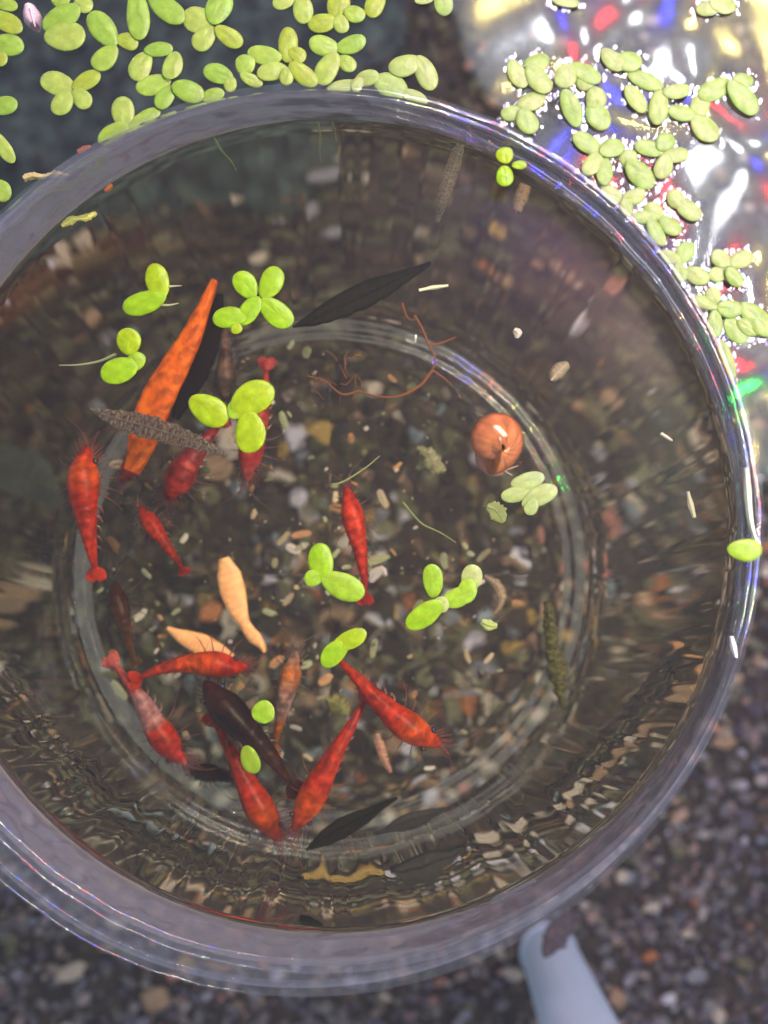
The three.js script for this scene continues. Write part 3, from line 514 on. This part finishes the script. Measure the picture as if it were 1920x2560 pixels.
{
  const y = -0.030, o = D(375, 790, y), t = thing('orange_strip', o, 'bright orange tapering strip of vegetable with a black side, standing slanted in the cup', 'vegetable strip');
  const mk = (dx, list, th, mat, name, dy) => {
    const pts = list.map(([x, z, w]) => [x + dx, z, w]);
    return blade(pts, y + dy, th, mat, name, t, o, 0.07, true);
  };
  const om = noiseMap(256, (x, z) => { const v = 0.88 + 0.7 * fbm(x * 10, z * 6, 4, 6); return [v * 1.05, v * 0.92, v * 0.8]; }, true);
  mk(0, [[464, 606, 14], [446, 650, 28], [412, 730, 44], [374, 800, 58], [337, 870, 68], [314, 930, 70], [298, 985, 60], [284, 1018, 34]], 0.0026, std([0.46, 0.115, 0.004], 0.5, { map: om, bumpMap: om, bumpScale: 0.00015, specularIntensity: 0.3 }), 'orange_face', 0);
  mk(0, [[476, 636, 14], [464, 690, 34], [444, 755, 52], [420, 810, 56], [396, 862, 44], [378, 905, 14]], 0.002, std([0.006, 0.005, 0.005], 0.8, { specularIntensity: 0.1 }), 'black_side', -0.0028);
}
{
  const dk = std([0.007, 0.009, 0.005], 0.7, { map: barkMap, specularIntensity: 0.25 }), leafAt = (label, pts, y, mat, name = 'dark_leaf', cat = 'leaf', grp = null, th = 0.0009, edge = 0.1) => {
    const m = pts[Math.floor(pts.length / 2)], o = D(m[0], m[1], y), t = thing(name, o, label, cat, grp); blade(pts, y, th, mat, 'blade', t, o, edge);
    if (name !== 'peach_shape') { const rib = pts.map(([x, z, , dy]) => D(x, z, y + (dy ?? 0) + th * 0.5).sub(o)); mesh('midrib', thread(rib, 0.00025, 0.5), mat, t); } return t;
  };
  leafAt('long black-green willow-shaped leaf above the bottom ring of the cup', [[632, 706, 4], [680, 688, 34], [730, 664, 52], [790, 636, 58], [850, 608, 46], [900, 584, 26], [930, 568, 8]], -0.026, dk, 'dark_leaf', 'leaf', 'dark sunken leaves', 0.0012);
  leafAt('black pointed leaf at the lower edge of the cup bottom', [[662, 1836, 4], [700, 1812, 34], [745, 1785, 46], [790, 1762, 36], [830, 1738, 18], [858, 1724, 5]], -0.03, dk, 'dark_leaf', 'leaf', 'dark sunken leaves');
  leafAt('faint grey-green leaf to the right of the black pointed leaf', [[826, 1796, 6], [860, 1782, 32], [905, 1768, 38], [940, 1754, 24], [965, 1746, 6]], -0.04, std([0.012, 0.016, 0.013], 0.7, { map: barkMap }), 'dark_leaf', 'leaf', 'dark sunken leaves');
  leafAt('torn brown dead leaf lying across the lower orange strip', [[196, 884, 8], [240, 900, 40], [300, 916, 50], [360, 934, 46], [430, 958, 28], [490, 985, 8]], -0.021, std([0.22, 0.15, 0.08], 0.7, { map: barkMap, bumpMap: barkMap, bumpScale: 0.0006, transmission: 0.5, thickness: 0 }), 'dead_leaf', 'leaf', null, 0.0006, 0.22);
  leafAt('dark wisp of leaf above the narrow brown shrimp', [[296, 1110, 10], [286, 1145, 30], [272, 1180, 28], [256, 1212, 8]], -0.042, std([0.04, 0.034, 0.028], 0.7, { map: barkMap }), 'dark_leaf', 'leaf', 'dark sunken leaves', 0.0006, 0.4);
  leafAt('mossy green and brown stem standing below the bright arc at the right', [[1184, 1300, 18], [1188, 1350, 26], [1196, 1410, 30], [1206, 1460, 44], [1212, 1500, 28], [1216, 1530, 8]], -0.047, std([0.11, 0.12, 0.025], 0.8, { map: barkMap }), 'mossy_stem', 'stem', null, 0.003, 0.6);
  const peach = std([0.88, 0.5, 0.24], 0.6, { map: spots, transmission: 0.2, thickness: 0 });  // two smooth peach-coloured shapes low in the cup
  leafAt('smooth peach-coloured shape with a split lower end in the middle left of the cup', [[484, 1205, 22], [494, 1240, 52], [504, 1280, 56], [518, 1325, 44], [540, 1365, 24], [566, 1395, 30], [572, 1408, 8]], -0.045, peach, 'peach_shape', 'wood chip', 'peach-coloured shapes on the cup bottom', 0.002, 0.03);
  leafAt('pale peach shape just above the sideways orange-red shrimp', [[362, 1356, 8], [388, 1372, 34], [425, 1388, 48], [465, 1406, 40], [510, 1428, 14]], -0.046, peach, 'peach_shape', 'wood chip', 'peach-coloured shapes on the cup bottom', 0.0018, 0.04);
  leafAt('short pinkish forked twig right of the leaning red shrimp', [[812, 1585, 14], [822, 1615, 22], [830, 1640, 18], [844, 1668, 8]], -0.045, std([0.48, 0.28, 0.2], 0.6, { map: barkMap }), 'wood_twig', 'twig', null, 0.0012, 0.3);
  leafAt('tan wood splinter under the tiny duckweed on the inner rim', [[1136, 404, 22], [1126, 430, 28], [1114, 462, 20]], -0.03, std([0.34, 0.26, 0.13], 0.7, { map: barkMap }), 'wood_splinter', 'splinter', null, 0.002, 0.2);
  leafAt('olive blurred stalk hanging in the water below the top of the rim', [[996, 300, 12], [980, 350, 26], [962, 410, 26], [944, 480, 10]], -0.02, std([0.15, 0.15, 0.06], 0.8, { map: barkMap, transmission: 0.4, thickness: 0 }), 'plant_stalk', 'stalk', null, 0.001, 0.3);
  leafAt('striped silvery brown seed husk right of the bright arc', [[1190, 822, 14], [1200, 808, 32], [1212, 796, 32], [1226, 788, 18]], -0.012, std([0.34, 0.32, 0.25], 0.3, { map: barkMap }), 'seed_husk', 'seed', null, 0.003, 0.06);
  leafAt('cream curved husk beside the whitish-tipped duckweed', [[1046, 1244, 6], [1072, 1262, 20], [1084, 1290, 22], [1074, 1318, 12], [1060, 1330, 4]], -0.05, std([0.42, 0.36, 0.24], 0.5, { map: barkMap }), 'seed_husk', 'seed', null, 0.0016, 0.2);
  leafAt('milky flake beside the middle shrimp tail', [[800, 1256, 10], [812, 1238, 26], [826, 1232, 20], [834, 1244, 6]], -0.045, std([0.42, 0.4, 0.36], 0.4, { transmission: 0.4, thickness: 0 }), 'pale_flake', 'flake', 'pale flakes', 0.0005, 0.2);
  leafAt('tiny clear flake above the bright arc', [[1110, 712, 10], [1118, 718, 20], [1116, 730, 8]], -0.005, std([0.45, 0.45, 0.44], 0.3, { transmission: 0.4, thickness: 0 }), 'pale_flake', 'flake', 'pale flakes', 0.0004, 0.2);
  leafAt('torn pale green leaf scrap left of the fan of thin duckweed fronds', [[1052, 1094, 12], [1068, 1100, 38], [1080, 1114, 36], [1088, 1128, 10]], -0.006, std([0.36, 0.45, 0.16], 0.5, { transmission: 0.35, thickness: 0 }), 'leaf_scrap', 'leaf', null, 0.0004, 0.3);
  leafAt('small green leaf fleck under the whitish-tipped duckweed', [[1040, 1342, 12], [1056, 1350, 26], [1074, 1352, 10]], -0.01, std([0.32, 0.44, 0.13], 0.5, { transmission: 0.3, thickness: 0 }), 'leaf_scrap', 'leaf', null, 0.0004, 0.2);
  leafAt('ragged whitish plant fragment left of the snail', [[900, 968, 8], [926, 980, 26], [940, 1005, 40], [962, 1018, 12]], -0.046, std([0.33, 0.38, 0.2], 0.6, { transmission: 0.3, thickness: 0, map: barkMap }), 'plant_fragment', 'plant', null, 0.0008, 0.6);
  leafAt('greenish moss tuft below the middle of the cup', [[705, 1510, 14], [722, 1518, 48], [740, 1530, 44], [752, 1544, 12]], -0.05, std([0.26, 0.28, 0.1], 0.7, { map: barkMap }), 'moss_tuft', 'moss', null, 0.003, 0.6);
  leafAt('thin cream straw floating under the tip of the dark leaf', [[905, 627, 4], [930, 622, 10], [968, 617, 5]], -0.01, std([0.5, 0.52, 0.36], 0.5), 'straw_piece', 'straw', 'thin pale straws', 0.0008, 0.1);
  leafAt('thin pale straw standing between snail and right rim', [[1486, 1062, 5], [1492, 1090, 14], [1500, 1118, 8]], -0.008, std([0.5, 0.52, 0.36], 0.5), 'straw_piece', 'straw', 'thin pale straws', 0.0008, 0.1);
  leafAt('long cream straw lying outside along the right edge of the rim', [[1612, 1010, 8], [1616, 1080, 16], [1622, 1130, 14], [1634, 1172, 6]], 0.006, std([0.45, 0.5, 0.3], 0.5), 'straw_piece', 'straw', 'thin pale straws', 0.001, 0.1);
  leafAt('short white straw on the lower right edge of the rim', [[1580, 1375, 8], [1584, 1395, 14], [1590, 1420, 6]], 0.009, std([0.6, 0.6, 0.52], 0.5), 'straw_piece', 'straw', 'thin pale straws', 0.001, 0.1);
  leafAt('tiny white fibre left of the right rim', [[1428, 936, 5], [1440, 944, 8], [1452, 952, 4]], -0.01, std([0.6, 0.6, 0.55], 0.5), 'straw_piece', 'straw', 'thin pale straws', 0.0006, 0.1);
  leafAt('yellow crooked twig inside the upper left of the rim', [[136, 490, 10], [155, 478, 20], [172, 474, 8], [190, 470, 14], [208, 460, 6]], -0.004, std([0.5, 0.52, 0.12], 0.5), 'yellow_twig', 'twig', 'yellow twigs', 0.0012, 0.35);
  leafAt('yellow crooked twig outside the upper left of the rim', [[52, 386, 16], [68, 380, 16], [90, 382, 8], [120, 376, 14], [150, 380, 6]], -0.004, std([0.46, 0.4, 0.12], 0.5), 'yellow_twig', 'twig', 'yellow twigs', 0.0012, 0.35);
  leafAt('orange speck outside the upper left of the rim', [[168, 328, 8], [182, 322, 14], [196, 316, 6]], -0.01, std([0.4, 0.13, 0.05], 0.5), 'orange_speck', 'speck', 'orange specks', 0.001, 0.2);
  leafAt('orange speck at the waterline inside the upper left of the rim', [[228, 414, 8], [236, 408, 14], [242, 400, 8]], -0.004, std([0.6, 0.15, 0.02], 0.5), 'orange_speck', 'speck', 'orange specks', 0.001, 0.2);
  leafAt('pale pink snail shell among the duckweed at the top left', [[66, 18, 24], [68, 28, 36], [72, 44, 38], [76, 58, 18]], -0.004, std([0.58, 0.46, 0.4], 0.35), 'snail_shell', 'snail shell', null, 0.004, 0.05);
  leafAt('dark brown leaf tip sticking out below the lower right rim', [[1228, 1960, 10], [1216, 1995, 50], [1196, 2030, 58], [1176, 2066, 12]], -0.13, std([0.07, 0.055, 0.05], 0.6, { map: barkMap }), 'brown_leaf', 'leaf', null, 0.002, 0.3);
  leafAt('broad dark green leaf at the left edge outside the cup', [[-60, 1000, 40], [10, 1010, 110], [80, 1040, 120], [140, 1090, 50], [165, 1120, 8]], -0.12, std([0.035, 0.05, 0.014], 0.5, { map: barkMap }), 'green_leaf', 'leaf', 'dark green leaves at the left', 0.001, 0.1);
  leafAt('second dark green leaf lower down at the left edge', [[-80, 1470, 40], [0, 1500, 110], [90, 1540, 120], [160, 1600, 60], [200, 1650, 8]], -0.12, std([0.035, 0.045, 0.016], 0.5, { map: barkMap }), 'green_leaf', 'leaf', 'dark green leaves at the left', 0.001, 0.1);
  // pale tube at the bottom right
  { const a = D(1186, 2060, -0.215), b = D(1262, 2240, -0.15), t = thing('pale_tube', a, 'pale blue-white tube rising at the bottom right frame edge', 'tube');
    mesh('pipe', loft([V(0, 0, 0), b.clone().sub(a).multiplyScalar(0.5), b.clone().sub(a), b.clone().sub(a).multiplyScalar(1.4)], (u) => [0.0085 + 0.005 * Math.min(1, u * 1.4), 0.009], 24, 22), std([0.40, 0.50, 0.52], 0.6), t);
    const m = mesh('end_cap', new THREE.TorusGeometry(0.0082, 0.0012, 10, 30), std([0.3, 0.38, 0.4], 0.6), t); m.lookAt(b.clone().sub(a).multiplyScalar(10)); }
}
{ // reddish root with branches
  const y = -0.022, o = D(850, 840, y), mat = std([0.13, 0.05, 0.022], 0.7, { specularIntensity: 0.3 }), t = thing('branching_root', o, 'thin reddish branching root curling around the middle of the bright arcs', 'root');
  const run = (list, r) => mesh('root_strand', thread(list.map(([x, z, dy]) => D(x, z, y + (dy ?? 0)).sub(o)), r, 0.5), mat, t);
  run([[895, 682], [912, 710], [926, 745], [940, 775], [934, 800]], 0.00024); run([[934, 800], [905, 835], [860, 856], [815, 856], [775, 844]], 0.00026); run([[775, 844], [740, 852], [700, 822], [664, 812]], 0.0002);
  run([[926, 745], [950, 742], [985, 728]], 0.00022); run([[934, 800], [958, 816], [975, 832]], 0.0002); run([[868, 655], [884, 690], [902, 688]], 0.0002);
  for (let i = 0; i < 16; i++) { const x = R(660, 800), z = R(765, 850), a = R(0, 6.3); run([[x, z], [x + Math.cos(a) * 14, z + Math.sin(a) * 14, R(-0.002, 0.001)], [x + Math.cos(a + R(-0.6, 0.6)) * 30, z + Math.sin(a + R(-0.6, 0.6)) * 30, R(-0.003, 0.001)]], 0.00011); }
}
{ // green threads that hang from the duckweed at the top of the rim
  const mat = std([0.18, 0.24, 0.07], 0.6, { transmission: 0.3, thickness: 0 });
  for (const [label, pts] of [['thin green root thread bending right below the upper left rim', [[462, 298], [480, 330], [500, 352], [512, 374]]], ['straight green root thread hanging below the top of the rim', [[686, 262], [692, 300], [690, 330], [694, 360]]], ['fine green root thread right of the straight one at the top', [[716, 262], [722, 285], [726, 312]]], ['long pale fibre crossing the middle of the cup', [[716, 1048], [742, 1040], [790, 1010], [820, 985]]], ['brown hair-like fibre right of the middle shrimp', [[870, 1085], [910, 1130], [950, 1150], [985, 1172]]]]) {
    const o = D(...pts[0], -0.006), t = thing('root_thread', o, label, 'root', 'loose fibres'); mesh('strand', thread(pts.map(([x, z], i) => D(x, z, -0.006 - i * 0.003).sub(o)), 0.00017, 0.5), mat, t);
  }
}
renderer.render(scene, camera);
